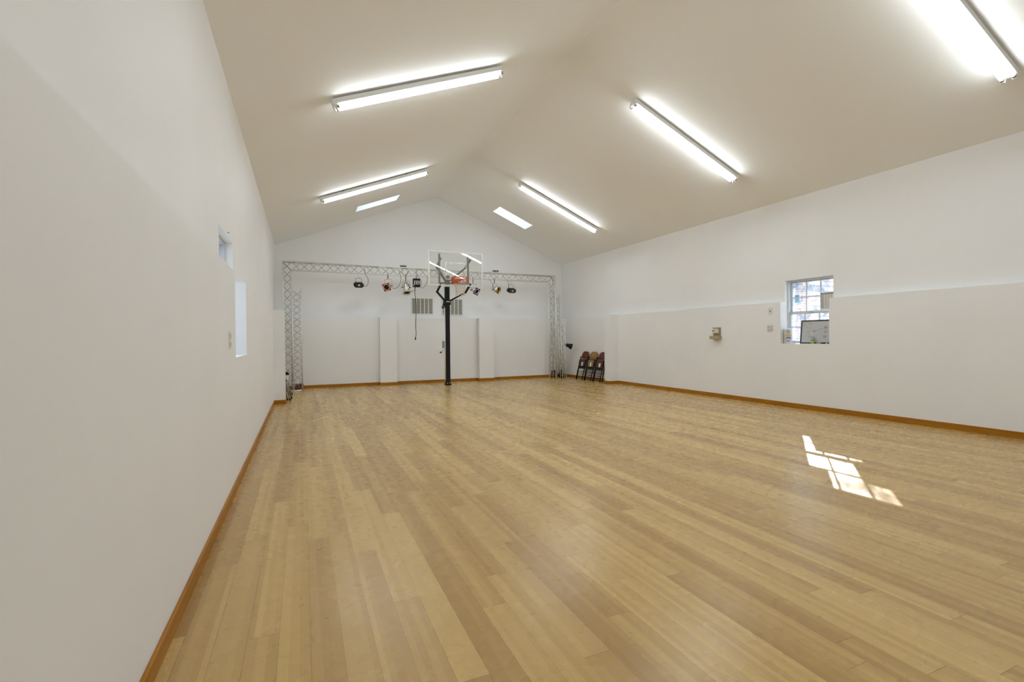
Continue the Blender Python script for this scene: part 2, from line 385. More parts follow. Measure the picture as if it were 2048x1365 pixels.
# baseboards
BH, BT = .08, .016
def bb(name, segs, m):
    k = MB()
    for a, b, c, d in segs:
        k.box(a, b, c, d, 0, BH)
    k.build(name, m, kind=S, bevel=.003)
bb('baseboard_left', [(XL, XL + BT, YF, 10.52 - BT), (XL, XL + BT, 10.88 + BT, YB - BT), (XL + .2, XL + .2 + BT, 10.52, 10.88)], M_oak)
bb('baseboard_right', [(XR - BT, XR, YF, 6.0), (XR - BT, XR, 6.003, 10.79 - BT), (XR - BT, XR, 11.03 + BT, YB - BT), (7.49 - BT, 7.49, 10.79, 11.03)], M_oak)
bb('baseboard_back', [(XL, 1.9173 - BT, YB - BT, YB), (2.3708 + BT, 4.754 - BT, YB - BT, YB), (5.2067 + BT, XR, YB - BT, YB), (1.9173 - BT, 2.3708 + BT, 13.41 - BT, 13.41), (4.754 - BT, 5.2067 + BT, 13.41 - BT, 13.41),
                      (XL, XL + .2 + BT, 10.52 - BT, 10.52), (XL, XL + .2 + BT, 10.88, 10.88 + BT), (7.49 - BT, XR, 10.79 - BT, 10.79), (7.49 - BT, XR, 11.03, 11.03 + BT)], M_oakx)
k = MB()
for x in (1.9173, 4.754): k.box(x - BT, x, 13.41, YB - BT, 0, BH)
for x in (2.3708, 5.2067): k.box(x, x + BT, 13.41, YB - BT, 0, BH)
k.build('trim_5', M_oak, kind=S)

# double hung windows: sx = +1 on the right wall, -1 on the left
def window(name, sx, xu, w, grids=True):
    y0, y1, z0, z1 = w; zm = (z0 + z1) / 2 - .025
    X = lambda a, b: (min(xu + sx * a, xu + sx * b), max(xu + sx * a, xu + sx * b))
    f = MB(); t = .022
    for a in ((y0, y1, z1 - t, z1), (y0, y1, z0, z0 + .02), (y0, y0 + t, z0 + .02, z1 - t), (y1 - t, y1, z0 + .02, z1 - t)): f.box(*X(.07, .20), *a)
    win = f.build(name, M_vinyl, kind=S)
    def sash(n, d, za, zb):
        s = MB(); r = .03; a0, a1 = y0 + t, y1 - t
        q_ = .042
        for a in ((a0, a1, za, za + (q_ if n == 'upper' else r)), (a0, a1, zb - (q_ if n == 'lower' else r), zb), (a0, a0 + r, za + r, zb - r), (a1 - r, a1, za + r, zb - r)): s.box(*X(d, d + .035), *a)
        g0, g1, h0, h1 = a0 + r, a1 - r, za + r, zb - r
        if grids:
            for k in (1, 2):
                yy = g0 + (g1 - g0) * k / 3; s.box(*X(d + .008, d + .026), yy - .010, yy + .010, h0, h1)
            zz = (h0 + h1) / 2; s.box(*X(d + .009, d + .025), g0, g1, zz - .010, zz + .010)
        o = s.build('sash', M_vinyl, win)
        MB().box(*X(d + .015, d + .019), g0 - .005, g1 + .005, h0 - .005, h1 + .005).build('pane', M_pane, o)
    sash('upper', .135, zm - .01, z1 - t); sash('lower', .095, z0 + .02, zm + .02)
    MB().box(*X(.083, .095), (y0 + y1) / 2 - .03, (y0 + y1) / 2 + .03, zm + .005, zm + .02).build('latch', M_vinyl, win)
    return win
window('window_1', -1, XLU, WL)
window('window_2', 1, XRU, WR)

# ------------------------------------------------------------------ outdoors
MB().box(8.3, 140, -60, 120, -.6, -.5).build('ground', M_snow, kind=S)
MB().box(-140, -1.1, -60, 120, -.6, -.5).build('ground', M_snow, kind=S)
h = MB().box(48, 56, 33.6, 60, -.5, 7.5); hb = tag(h.build('brick_building', M_brick), 'pale brick building seen through the top left pane of the window', 'building')
MB().box(47.5, 56.5, 33.2, 60.5, 7.5, 8).build('roof', M_grey, hb)
fw_ = MB().box(47.9, 48.02, 34.6, 35.3, 4.6, 5.6).build('window', M_vinyl, hb)
MB().box(47.87, 47.9, 34.68, 35.22, 4.7, 5.5).build('pane', mat('dark_pane', (.03, .09, .10), .1), fw_)
mb_ = tag(MB().box(8.15, 8.5, 6.08, 6.75, 2.17, 2.75).build('sun_blocker', M_grey, bevel=.01), 'unseen grey box added on the outside wall to shade part of the sun patch', 'sun blocker')  # added out of view, keeps the sun off one upper pane
MB().box(8.5, 8.51, 6.12, 6.71, 2.21, 2.71).build('blocker_face', M_grey, mb_)

# ------------------------------------------------------------------ fluorescent fixtures
def make_light():
    Lh = 1.178
    t = thing('ceiling_light', '', 'light', group='fluorescent strip lights on the ceiling')
    h = MB(); h.prism([(-.07, 0), (.07, 0), (.07, .058), (.055, .064), (-.055, .064), (-.07, .058)], (-Lh, Lh), Matrix(((0, 0, 1, 0), (1, 0, 0, 0), (0, -1, 0, 0), (0, 0, 0, 1))))
    h.build('housing', M_white, t, bevel=.003)
    for y in (-.046, .046):
        MB().tube([(-Lh + .03, y, -.088), (Lh - .03, y, -.088)], .019, 12).build('tube', M_tube, t)
        for x in (-1, 1):
            s = MB().box(x * (Lh - .012) - .012, x * (Lh - .012) + .012, y - .018, y + .018, -.112, -.06)
            s.build('socket', M_white, t, bevel=.006)
            MB().tube([(x * (Lh - .052), y, -.088), (x * (Lh - .024), y, -.088)], .0197, 12).build('end_cap', M_alud, t)
    for x in (-1, 1): MB().box(x * Lh - .006, x * Lh + .006, -.068, .068, -.062, 0).build('end_plate', M_white, t)
    for x in (-.7, .7): MB().box(x - .03, x + .03, -.012, .012, 0, .022).build('mounting_clip', M_slot, t)
    return t
L0 = make_light(); first = True
for side, x0, x1, sl, f in (('L', .345, 2.535, SLL, fl), ('R', 4.82, 6.955, -SLR, fr)):
    for y, lab in ((2.63, 'nearest'), (6.2, 'middle'), (10.53, 'far')):
        o = L0 if first else copy_thing(L0); first = False
        xm = (x0 + x1) / 2; a = -math.atan(sl)
        n = Vector((sl, 0, -1)).normalized()
        p = Vector((xm, y, f(xm))) + n * .024
        o.location = p; o.rotation_euler = (0, a, 0)
        al = bpy.data.lights.new('lamp_glow', 'AREA'); al.shape = 'RECTANGLE'; al.size = 2.28; al.size_y = .13; al.energy = LAMP; al.color = TUBE_C
        ao = bpy.data.objects.new('lamp_glow', al); C.objects.link(ao); ao.location = p + n * .112; ao.rotation_euler = (0, a, 0); ao.visible_camera = False; ao.visible_glossy = False
        o['label'] = {('L', 'nearest'): 'unseen two-tube strip light added on the left ceiling slope nearest the camera, above the frame',  # assumed twin of the nearest right light, unseen, kept for its light
            ('L', 'middle'): 'lit two-tube strip light on the left ceiling slope, the nearer and larger one in view',
            ('L', 'far'): 'lit two-tube strip light on the left ceiling slope, just in front of the left skylight',
            ('R', 'nearest'): 'lit strip light in the top right corner of the photo, its two tubes seen apart',
            ('R', 'middle'): 'lit two-tube strip light midway along the right ceiling slope',
            ('R', 'far'): 'lit two-tube strip light on the right ceiling slope, beside the bright right skylight'}[(side, lab)]

# ------------------------------------------------------------------ trusses
def truss(name, ch, r, lr, pitch, parent, faces=((0, 2), (1, 2), (0, 1)), end=0.0, trim=None):
    """chords given as (start, end) pairs; one lattice mesh with the chords as sub-parts"""
    m = MB(); ch = [(Vector(a), Vector(b)) for a, b in ch]; Ln = (ch[0][1] - ch[0][0]).length
    n = max(2, round(Ln / pitch))
    for i, j in faces:
        pts = []
        for k in range(n + 1):
            a, b = ch[i if (k + i + j) % 2 else j]; pts.append(a.lerp(b, end + (1 - 2 * end) * k / n))
        for p, q in zip(pts, pts[1:]): m.tube([p, q], lr, 6)
    o = m.build(name, M_alud, parent)
    for k, (a, b) in enumerate(ch):
        if trim and k == 2: u = (b - a).normalized(); a = a + u * trim[0]; b = b - u * trim[1]
        MB().tube([a, b], r, 12).build('chord', M_alu, o)
    return o
AX0, AX1, AY, AZ = -.435, 7.183, 13.2, 3.178
ta = thing('truss_arch', 'tall silver lattice truss arch spanning the far end of the room', 'truss', (0, 0, 0))
D = .19; IN = .185
truss('upright', [((AX0, AY, 0), (AX0, AY, AZ + .02)), ((AX0, AY + D, 0), (AX0, AY + D, AZ + .02)), ((AX0 + IN, AY + D / 2, 0), (AX0 + IN, AY + D / 2, AZ + .02))], .0175, .0055, .2, ta, trim=(0, IN + .02))
truss('upright', [((AX1, AY, 0), (AX1, AY, AZ - .01)), ((AX1, AY + D, 0), (AX1, AY + D, AZ - .01)), ((AX1 - IN, AY + D / 2, 0), (AX1 - IN, AY + D / 2, AZ - .01))], .0175, .0055, .2, ta, trim=(0, IN + .01))
ZL_, ZR_ = AZ + .03, AZ - .02
truss('crossbeam', [((AX0, AY, ZL_), (AX1, AY, ZR_)), ((AX0, AY + D, ZL_), (AX1, AY + D, ZR_)), ((AX0, AY + D / 2, ZL_ - IN - .02), (AX1, AY + D / 2, ZR_ - IN))], .0175, .0055, .2, ta, trim=(IN, IN))
for x in (AX0, AX1):
    for y in (AY, AY + D): MB().lathe([(.0, 0), (.022, 0), (.022, .05), (0, .05)], Matrix.Translation((x, y, ZL_ - .3)), 12).build('coupling', M_alu, ta)
for x in (1.9, 4.0, 5.9):
    for y in (AY, AY + D): MB().lathe([(0, -.04), (.0215, -.04), (.0215, .04), (0, .04)], frame((1, 0, 0), loc=(x, y, ZL_ + (ZR_ - ZL_) * (x - AX0) / (AX1 - AX0))), 12).build('coupling', M_alu, ta)

def leaner(name, label, cat, base, top, w, d, nch, r=.0145, pitch=.17, group=None, face=None):
    base = Vector(base); top = Vector(top)
    t = thing(name, label, cat, base, group)
    top = top - base; u = Vector((1, 0, 0)) if face is None else Vector(face); v = top.cross(u).normalized() * (1 if top.cross(u).y > 0 else -1)
    if nch == 4: offs = [(-w / 2, 0), (w / 2, 0), (w / 2, d), (-w / 2, d)]; fc = ((0, 1), (2, 3))
    else: offs = [(-w / 2, 0), (-w / 2, d), (w / 2, d / 2)]; fc = ((0, 2), (1, 2))
    truss('lattice', [(u * a + v * b, top + u * a + v * b) for a, b in offs], r, .0052, pitch, t, fc, .03)
    return t
leaner('truss_section', 'silver truss section standing upright against the left leg of the arch', 'truss', (-.118, 13.02, .016), (-.118 - .014, 13.12, 2.56), .20, .17, 3, .0165, .175, 'loose truss sections')
leaner('truss_section', 'taller loose truss section standing behind the right leg of the arch', 'truss', (7.45, 13.32, .016), (7.40, 13.42, 2.64), .17, .15, 3, .014, .15, 'loose truss sections')
leaner('truss_section', 'short loose truss section standing to the right of the arch, half its height', 'truss', (7.40, 13.06, .016), (7.37, 13.12, 1.72), .14, .13, 4, .014, .15, 'loose truss sections')
# short corner block lying on the floor
tb = thing('truss_block', 'short truss block lying on the floor at the left foot of the arch', 'truss', (-.15, 12.865, .018))
blk = MB()
ro = truss('lattice', [((-.125, 0, 0), (.115, 0, 0)), ((-.125, .13, 0), (.115, .13, 0)), ((-.105, .06, .19), (.055, .06, .19))], .017, .005, .08, tb)

# bundle of grey tubes in the left corner behind the pilaster
poles = [((-.30, 10.97, .012), (-.49, 11.17, .86)), ((-.255, 10.96, .012), (-.40, 11.30, .76)), ((-.225, 11.22, .012), (-.49, 11.36, .90)), ((-.235, 12.08, .012), (-.48, 12.20, .62)), ((-.33, 11.12, .012), (-.50, 11.42, 1.0))]
plab = ['grey steel tube leaning behind the left pilaster, leftmost foot of the bundle', 'grey steel tube leaning behind the left pilaster, nearest foot on the right', 'grey steel tube in the corner bundle with its foot a little farther back',
        'grey steel tube at the back of the corner bundle, by the truss block', 'longest steel tube of the bundle leaning behind the left pilaster']
for (a, b), lb in zip(poles, plab):
    t = thing('metal_pole', lb, 'pole', a, 'steel tubes leaning in the left corner')
    d = Vector(b) - Vector(a)
    MB().tube([d * .04, d], .0145, 10).build('shaft', M_steel, t)
    MB().tube([(0, 0, 0), d * .05], .0165, 10).build('rubber_foot', M_blackp, t)
    MB().tube([d * .5, d * .55], .0155, 10).build('collar', M_blackp, t)
# small spotlight standing in the same corner
sp = thing('floor_spotlight', 'small white spotlight with black cap standing behind the corner tubes', 'spotlight', (-.375, 12.95, 0))
MB().lathe([(0, 0), (.07, 0), (.07, .015), (.01, .03), (.01, .28), (0, .28)], None, 16).build('stand', M_steel, sp)
MB().lathe([(0, .26), (.045, .26), (.055, .30), (.055, .40), (.05, .42), (0, .42)], None, 20).build('body', M_paper, sp)
MB().lathe([(.0, .41), (.058, .41), (.062, .44), (.04, .475), (0, .485)], None, 20).build('cap', M_blackp, sp)
MB().lathe([(0, .17), (.02, .17), (.022, .26), (0, .26)], Matrix.Translation((.03, -.02, 0)), 12).build('lens', M_gold, sp)

# things on the floor inside the right leg of the arch
rb = thing('equipment_case', 'dark red case on the floor inside the right leg of the arch', 'case', (7.235, 13.41, 0))
MB().box(-.055, .055, 0, .12, 0, .22).build('body', mat('maroon_vinyl', (.10, .008, .008), .4), rb, bevel=.012)
MB().tube(arcpts((0, .22), .03, 0, PI, 8, lambda a, b: (a, .07, b)), .006, 8).build('handle', M_blackp, rb)
rb2 = thing('equipment_case', 'dark red case on the floor behind the truss block in the left corner', 'case', (-.09, 13.36, 0))
MB().box(-.10, .10, 0, .12, 0, .14).build('body', bpy.data.materials['maroon_vinyl'], rb2, bevel=.012)
MB().tube(arcpts((0, .14), .03, 0, PI, 8, lambda a, b: (a, .06, b)), .006, 8).build('handle', M_blackp, rb2)

# ------------------------------------------------------------------ stage lighting on the beam
BX = lambda x: ZL_ - IN - .02 + (ZR_ - ZL_ + .02) * (x - AX0) / (AX1 - AX0)      # height of the beam's lower chord
CY = AY + D / 2
def clamp(t, x, z0, dark=True, y=CY):
    mtl = M_blackp if dark else M_white
    o = t.location
    k = MB(); k.tube(arcpts((0, 0), .026, -PI * .5, PI * 1.1, 10, lambda a, b: (x - o.x, y - o.y + a, BX(x) - o.z + b)), .007, 8)
    k.tube([(x - o.x, y - o.y, BX(x) - o.z - .024), (x - o.x, y - o.y, z0 - o.z)], .009, 8)
    k.tube([(x - o.x - .02, y - o.y - .01, BX(x) - o.z - .05), (x - o.x + .02, y - o.y - .01, BX(x) - o.z - .05)], .006, 6)
    k.build('clamp', mtl, t)
def flood(x, label):
    z = BX(x) - .31; t = thing('floodlight', label, 'stage light', (x, CY - .02, z), 'oval black floodlights on the truss beam')
    clamp(t, x, z + .19, False)
    MB().tube([(-.075, .03, .04), (-.075, .03, .17), (-.068, .03, .185), (.068, .03, .185), (.075, .03, .17), (.075, .03, .04)], .006, 8).build('yoke', M_steel, t)
    pill = arcpts((.06, 0), .066, -PI / 2, PI / 2, 12, lambda a, b: (a, b)) + arcpts((-.06, 0), .066, PI / 2, 3 * PI / 2, 12, lambda a, b: (a, b))
    T = frame((0, -1, -.25), (0, 0, 1))
    MB().prism(pill, (-.10, .05), T).build('body', M_blackp, t, bevel=.008)
    lens = [(a * .80, b * .72) for a, b in pill]
    MB().prism(lens, (.049, .056), T).build('lens', mat('dark_lens', (.01, .01, .012), .05, coat=1), t)
    MB().lathe([(0, .056), (.022, .056), (.026, .062), (0, .066)], T, 16).build('lamp', M_paper, t)  # pale disc stands in for the white reflection at the lens centre
    MB().lathe([(0, .0), (.04, 0), (.045, .03), (.0, .035)], T @ Matrix.Translation((-.07, -.0, -.13)), 14).build('rear_housing', M_alu, t)
    for s in (-1, 1): MB().lathe([(0, 0), (.012, 0), (.012, .03), (0, .03)], Matrix.Translation((s * .075, .03, .045)), 8).build('knob', M_blackp, t)
    return t
flood(1.366, 'oval black floodlight hanging from the truss beam, leftmost fixture')
flood(5.745, 'oval black floodlight hanging from the truss beam, rightmost fixture')
def par(x, d, L_, r, label, front, zc, dy=-.05, gel=None, dark=True, body=None, side=.1, roll=.2):
    """can whose centre sits at (x, CY+dy, zc) and looks along d"""
    t = thing('par_can', label, 'stage light', (x, CY + dy, zc), 'round stage cans on the truss beam')
    T = frame(d, (0, 0, 1)); hb_ = L_ / 2
    clamp(t, x, zc + .18, dark)
    MB().lathe([(0, -hb_), (r * .45, -hb_), (r * .75, -hb_ + .03), (r * .92, -hb_ + .07), (r * .92, -hb_ + .10), (r, -hb_ + .11), (r, hb_), (r * .97, hb_), (r * .97, -hb_ + .12), (0, -hb_ + .12)], T, 28).build('body', body or M_chrome, t)
    MB().lathe([(0, hb_ - .11), (r * .5, hb_ - .09), (r * .93, hb_ - .03), (r * .93, hb_ - .02), (r * .45, hb_ - .06), (0, hb_ - .07)], T, 28).build('lamp', front, t)
    s = MB(); w = r + .012; z1 = zc + .19 - zc
    yb = T.to_3x3() @ Vector((1, 0, 0))
    s.tube([yb * w, yb * w + Vector((0, 0, .10)), Vector((yb.x * w * .9, yb.y * w * .9, .17)), Vector((0, 0, .185)), Vector((-yb.x * w * .9, -yb.y * w * .9, .17)), -yb * w + Vector((0, 0, .10)), -yb * w], .0045, 8)
    s.build('yoke', M_alud, t)
    for sg in (-1, 1): MB().lathe([(0, 0), (.014, 0), (.014, .025), (0, .025)], frame(yb * sg, (0, 0, 1), yb * sg * (w - .006)), 10).build('knob', M_blackp, t)
    if gel:
        R = T @ Matrix.Rotation(roll, 4, 'Z'); fr_ = MB(); h_ = side
        n = 24
        # square plate with a round hole
        outer = []; inner = []
        for k in range(n):
            a = 2 * PI * k / n + PI / 4; c_, s_ = math.cos(a), math.sin(a); q = h_ / max(abs(c_), abs(s_))
            outer.append((c_ * q, s_ * q)); inner.append((c_ * r * .82, s_ * r * .82))
        for z in (hb_, hb_ + .006):
            A = [fr_.b.verts.new(R @ Vector((a, b, z))) for a, b in outer]; B = [fr_.b.verts.new(R @ Vector((a, b, z))) for a, b in inner]
            if z == hb_: A0, B0 = A, B
            for k in range(n): fr_.b.faces.new((A[k], A[(k + 1) % n], B[(k + 1) % n], B[k]))
        for k in range(n):
            fr_.b.faces.new((A0[k], A0[(k + 1) % n], A[(k + 1) % n], A[k])); fr_.b.faces.new((B0[k], B0[(k + 1) % n], B[(k + 1) % n], B[k]))
        go = fr_.build('gel_frame', gel, t)
        MB().lathe([(r * .80, hb_ + .004), (r * 1.04, hb_ + .004), (r * 1.04, hb_ + .010), (r * .80, hb_ + .010), (r * .80, hb_ + .004)], T, 28).build('ring', mat('cream_ring', (.62, .45, .33), .5), go)
    else:
        MB().lathe([(r * .95, hb_ - .004), (r * 1.2, hb_ - .004), (r * 1.2, hb_ + .008), (r * .95, hb_ + .008), (r * .95, hb_ - .004)], T, 28).build('ring', M_alu if front is M_slot else M_gold, t)
        if front is M_slot:
            for a in (0, 1, 2, 3):
                MB().box(r * 1.02, r * 1.28, -.02, .02, hb_ - .003, hb_ + .006, T @ Matrix.Rotation(PI / 4 + a * PI / 2, 4, 'Z')).build('gel_clip', M_blackp, t)
    return t
M_void = mat('dark_interior', (.008, .008, .009), .3)
par(2.125, (-.50, -.85, -.42), .27, .085, 'silver stage can with a red gel frame hanging from the truss beam', M_void, 2.69, gel=M_red)
par(2.60, (.02, -.42, -.9), .34, .094, 'silver stage can pointing down from the truss beam, without a gel', M_slot, 2.66)
par(4.535, (.42, -.85, -.42), .27, .082, 'silver stage can with a blue gel frame hanging from the truss beam', M_void, 2.65, gel=M_blue, roll=-.25)
par(5.20, (.60, -.80, -.25), .24, .092, 'silver stage can with a golden reflector facing the room from the truss beam', M_gold, 2.68)

dm = thing('dimmer_pack', 'black dimmer pack with two outlet rows hanging from the truss beam', 'dimmer', (2.89, CY - .02, 2.68))
clamp(dm, 2.89, 2.93)
MB().box(-.095, .095, -.045, .05, 0, .235).build('case', M_blackp, dm, bevel=.008)
for x in (-.03, .03): MB().box(x - .018, x + .018, -.05, -.044, .08, .16).build('outlet', M_navy, dm, bevel=.003)
MB().box(-.07, .07, -.0465, -.0445, .075, .17).build('outlet_plate', M_alu, dm)
MB().box(-.088, -.07, -.049, -.044, .03, .07).build('switch', M_paper, dm)

def cable(name, label, pts, r=.0055, group='cables on the truss beam', plug=None, cat='cable'):
    o = MB().tube(smoothpath(pts), r, 8).build(name, M_cord, None); tag(o, label, cat, group)
    place(o, Vector(pts[0])); return o
y0 = CY - .05
hc = cable('hanging_cord', 'dark cord with a plug hanging straight down from the dimmer pack', [(2.835, y0 - .02, 2.68), (2.832, y0 - .02, 2.5), (2.855, y0 - .02, 2.33), (2.862, y0 - .02, 2.05), (2.848, y0 - .02, 1.64), (2.853, y0 - .02, 1.38), (2.838, y0 - .02, 1.29)], .0085, None)
pg = MB().tube([(2.838, y0 - .02, 1.30), (2.834, y0 - .02, 1.23)], [.012, .02], 10).build('plug', M_blackp, hc); pg.data.transform(Matrix.Translation(-hc.location))
cable('power_cable', 'thin cable looping from the beam to the leftmost floodlight', [(1.52, CY, 3.12), (1.53, y0, 2.98), (1.60, y0, 2.86), (1.60, y0, 2.74), (1.55, y0, 2.66), (1.45, CY + .06, 2.69)])
cable('power_cable', 'thin cable looping from the beam to the can with the red gel', [(2.43, CY, 3.10), (2.45, y0, 2.98), (2.46, y0, 2.84), (2.39, y0, 2.68), (2.28, y0, 2.62), (2.20, CY + .05, 2.68)])
cable('power_cable', 'thin cable looping from the dimmer pack to the downward pointing can', [(2.70, y0 - .06, 2.55), (2.78, y0, 2.56), (2.84, y0, 2.62), (2.86, y0, 2.69)])
cable('power_cable', 'cable arching from the beam down the right side of the dimmer pack', [(2.88, CY, 3.16), (2.92, y0, 3.0), (3.0, y0, 2.88), (3.02, y0, 2.76), (2.97, y0, 2.70)])
cable('power_cable', 'cable hanging in a loop between the dimmer pack and the backboard', [(2.97, y0, 2.70), (3.05, y0, 2.66), (3.13, y0, 2.74), (3.19, y0, 2.86), (3.20, CY, 3.0)])
cable('power_cable', 'cable dropping through the beam just above the downward pointing can', [(2.50, CY, 3.15), (2.51, y0, 3.04), (2.56, y0, 2.98), (2.63, y0, 3.02), (2.67, CY, 3.12)])
cable('power_cable', 'thin cable from the beam to the can with the golden reflector', [(5.04, CY, 3.0), (5.08, y0, 2.90), (5.13, y0, 2.82), (5.15, CY + .07, 2.74)])
cable('power_cable', 'thin cable from the beam to the rightmost floodlight', [(5.60, CY, 3.0), (5.625, y0, 2.88), (5.62, y0, 2.74), (5.67, CY + .1, 2.66)])
def coil(x, label):
    pts = []
    rr = random.Random(int(x * 10))
    for i in range(26):
        a = i * .9; pts.append((x + .07 * math.cos(a) + rr.uniform(-.03, .03), CY + .05 * math.sin(a), BX(x) + .235 + .025 * math.sin(a * 1.7) + rr.uniform(0, .02)))
    cable('cable_coil', label, pts, .006, 'coils of cable on top of the beam')
coil(2.55, 'small tangle of cable on top of the beam above the downward pointing can')
coil(5.24, 'small tangle of cable on top of the beam above the golden can')

# black spotlight clipped to the short truss, and black gear at its foot
bs = thing('black_spotlight', 'black spotlight with a flared hood clipped to the loose truss by the right wall', 'stage light', (7.465, 13.02, 1.02))
T = frame((1, -.35, -.35), (0, 0, 1))
MB().lathe([(0, -.02), (.05, -.02), (.06, .06), (.075, .10), (.095, .16), (.09, .16), (.06, .08), (0, .07)], T, 12).build('hood', M_blackp, bs)
MB().tube([(-.06, 0, .02), (0, 0, 0)], .012, 8).build('bracket', M_blackp, bs)
fg = thing('floor_spotlight', 'black spotlight lying on the floor at the foot of the short truss', 'spotlight', (7.40, 13.28, 0))
MB().lathe([(0, 0), (.07, 0), (.085, .03), (.085, .10), (.05, .17), (.05, .24), (0, .25)], Matrix.Rotation(.15, 4, 'X'), 16).build('body', M_blackp, fg)
MB().tube([(-.09, 0, .05), (-.10, -.02, .15), (-.06, 0, .20)], .007, 8).build('yoke', M_blackp, fg)
MB().lathe([(0, 0), (.03, 0), (.02, .01), (0, .012)], frame((0, -1, .3), loc=(0, -.088, .08)), 12).build('lens', M_alu, fg)

# ------------------------------------------------------------------ basketball hoop
PX, PY, BY = 3.578, 12.66, 11.95
hoop = thing('basketball_hoop', 'freestanding basketball hoop with glass backboard on a square black pole', 'basketball hoop', (PX, PY, 0))
def hp(p): return Vector(p) - Vector((PX, PY, 0))
def bar(m, a, b, w, d):       # rectangular bar from a to b
    a, b = Vector(a), Vector(b); v = b - a; T = frame(v, (0, 1, 0) if abs(v.normalized().y) < .9 else (1, 0, 0), a)
    m.box(-w / 2, w / 2, -d / 2, d / 2, 0, v.length, T)
MB().box(-.058, .058, -.058, .058, .05, 2.64).build('pole', M_black, hoop, bevel=.006)
MB().box(-.075, .075, -.075, .075, 0, .05).build('base_plate', M_black, hoop, bevel=.004)
k = MB()
for x in (-.03, .03): k.lathe([(0, 0), (.012, 0), (.012, .016), (0, .016)], Matrix.Translation((x, -.068, .048)), 8)
k.build('anchor_bolt', M_alu, hoop)
MB().box(-.075, .075, -.10, .075, 2.16, 2.30).build('collar', M_black, hoop, bevel=.006)
MB().box(-.05, .05, -.112, -.10, 2.235, 2.252).build('pin', M_alu, hoop)
MB().box(-.06, .06, -.06, .06, 2.64, 2.652).build('pole_cap', M_grey, hoop)
for s, el, bd in ((-1, (3.205, 12.28, 2.47), (3.23, 11.99, 2.64)), (1, (3.975, 12.28, 2.475), (4.02, 11.99, 2.66))):
    a = MB(); p0 = (PX + s * .07, PY - .02, 2.27); tail = (PX + s * .07 - s * .0, PY + .20, 2.09)
    bar(a, hp(p0), hp(el), .035, .07); bar(a, hp(el), hp(bd), .035, .07); bar(a, hp(p0), hp(tail), .035, .06)
    a.build('lower_arm', M_black, hoop)
    el2 = (el[0] - .003, 12.28, 3.115); bd2 = (bd[0] + .0, 11.99, 3.30)
    a = MB(); bar(a, hp((PX + s * .05, PY - .03, 2.80)), hp(el2), .035, .065); bar(a, hp(el2), hp(bd2), .035, .065)
    a.build('upper_arm', M_grey, hoop)  # black arm coloured grey to imitate the haze of the glass before it
    MB().box(*[v + (PX + s * .38 - PX) for v in (-.022, .022)], BY + .03 - PY, BY + .07 - PY, 2.665, 3.41).build('board_post', M_grey, hoop, bevel=.003)
    k = MB(); k.lathe([(0, 0), (.02, 0), (.02, .05), (0, .05)], frame((1, 0, 0), (0, 0, 1), hp((bd[0] + .01, 12.0, 3.30))), 10)
    k.build('pivot_bolt', M_alu, hoop)
lv = MB(); bar(lv, hp((PX - .02, PY + .1, 2.16)), hp((PX - .165, PY - .06, 2.10)), .02, .04); lv.build('lever', M_grey, hoop)
MB().box(-.06, .06, -.075, .02, 2.68, 2.95).build('spring_housing', M_grey, hoop, bevel=.01)
bar_ = MB(); bar(bar_, hp((PX + .38, BY + .05, 2.67)), hp((PX - .38, BY + .05, 2.67)), .04, .03); bar(bar_, hp((PX - .36, BY + .05, 3.05)), hp((PX - .27, BY + .05, 3.05)), .02, .02); bar_.build('cross_brace', M_grey, hoop)
# glass backboard with its frame and shooter's square
bx0, bx1, bz0, bz1 = 2.905, 4.335, 2.60, 3.467
fb = MB(); w = .022
for a in ((bx0, bx1, bz0, bz0 + w), (bx0, bx1, bz1 - w, bz1), (bx0, bx0 + w, bz0 + w, bz1 - w), (bx1 - w, bx1, bz0 + w, bz1 - w)):
    fb.box(a[0] - PX, a[1] - PX, BY - PY - .012, BY - PY + .02, a[2], a[3])
frm = fb.build('backboard_frame', M_white, hoop)
MB().box(bx0 + w - PX, bx1 - w - PX, BY - PY - .004, BY - PY + .004, bz0 + w, bz1 - w).build('glass', M_board, frm)
sq = MB(); cx = (bx0 + bx1) / 2 - PX
for a in ((-.29, .29, 3.17, 3.205), (-.29, .29, 2.75, 2.785), (-.29, -.255, 2.785, 3.17), (.255, .29, 2.785, 3.17)): sq.box(cx + a[0], cx + a[1], BY - PY - .0055, BY - PY - .0042, a[2], a[3])
M_faint = bpy.data.materials.new('faint_white_marking'); M_faint.use_nodes = True
_b = M_faint.node_tree.nodes['Principled BSDF']; _b.inputs['Base Color'].default_value = (.9, .9, .88, 1); _b.inputs['Alpha'].default_value = .22
sq.build('target_square', M_faint, frm)
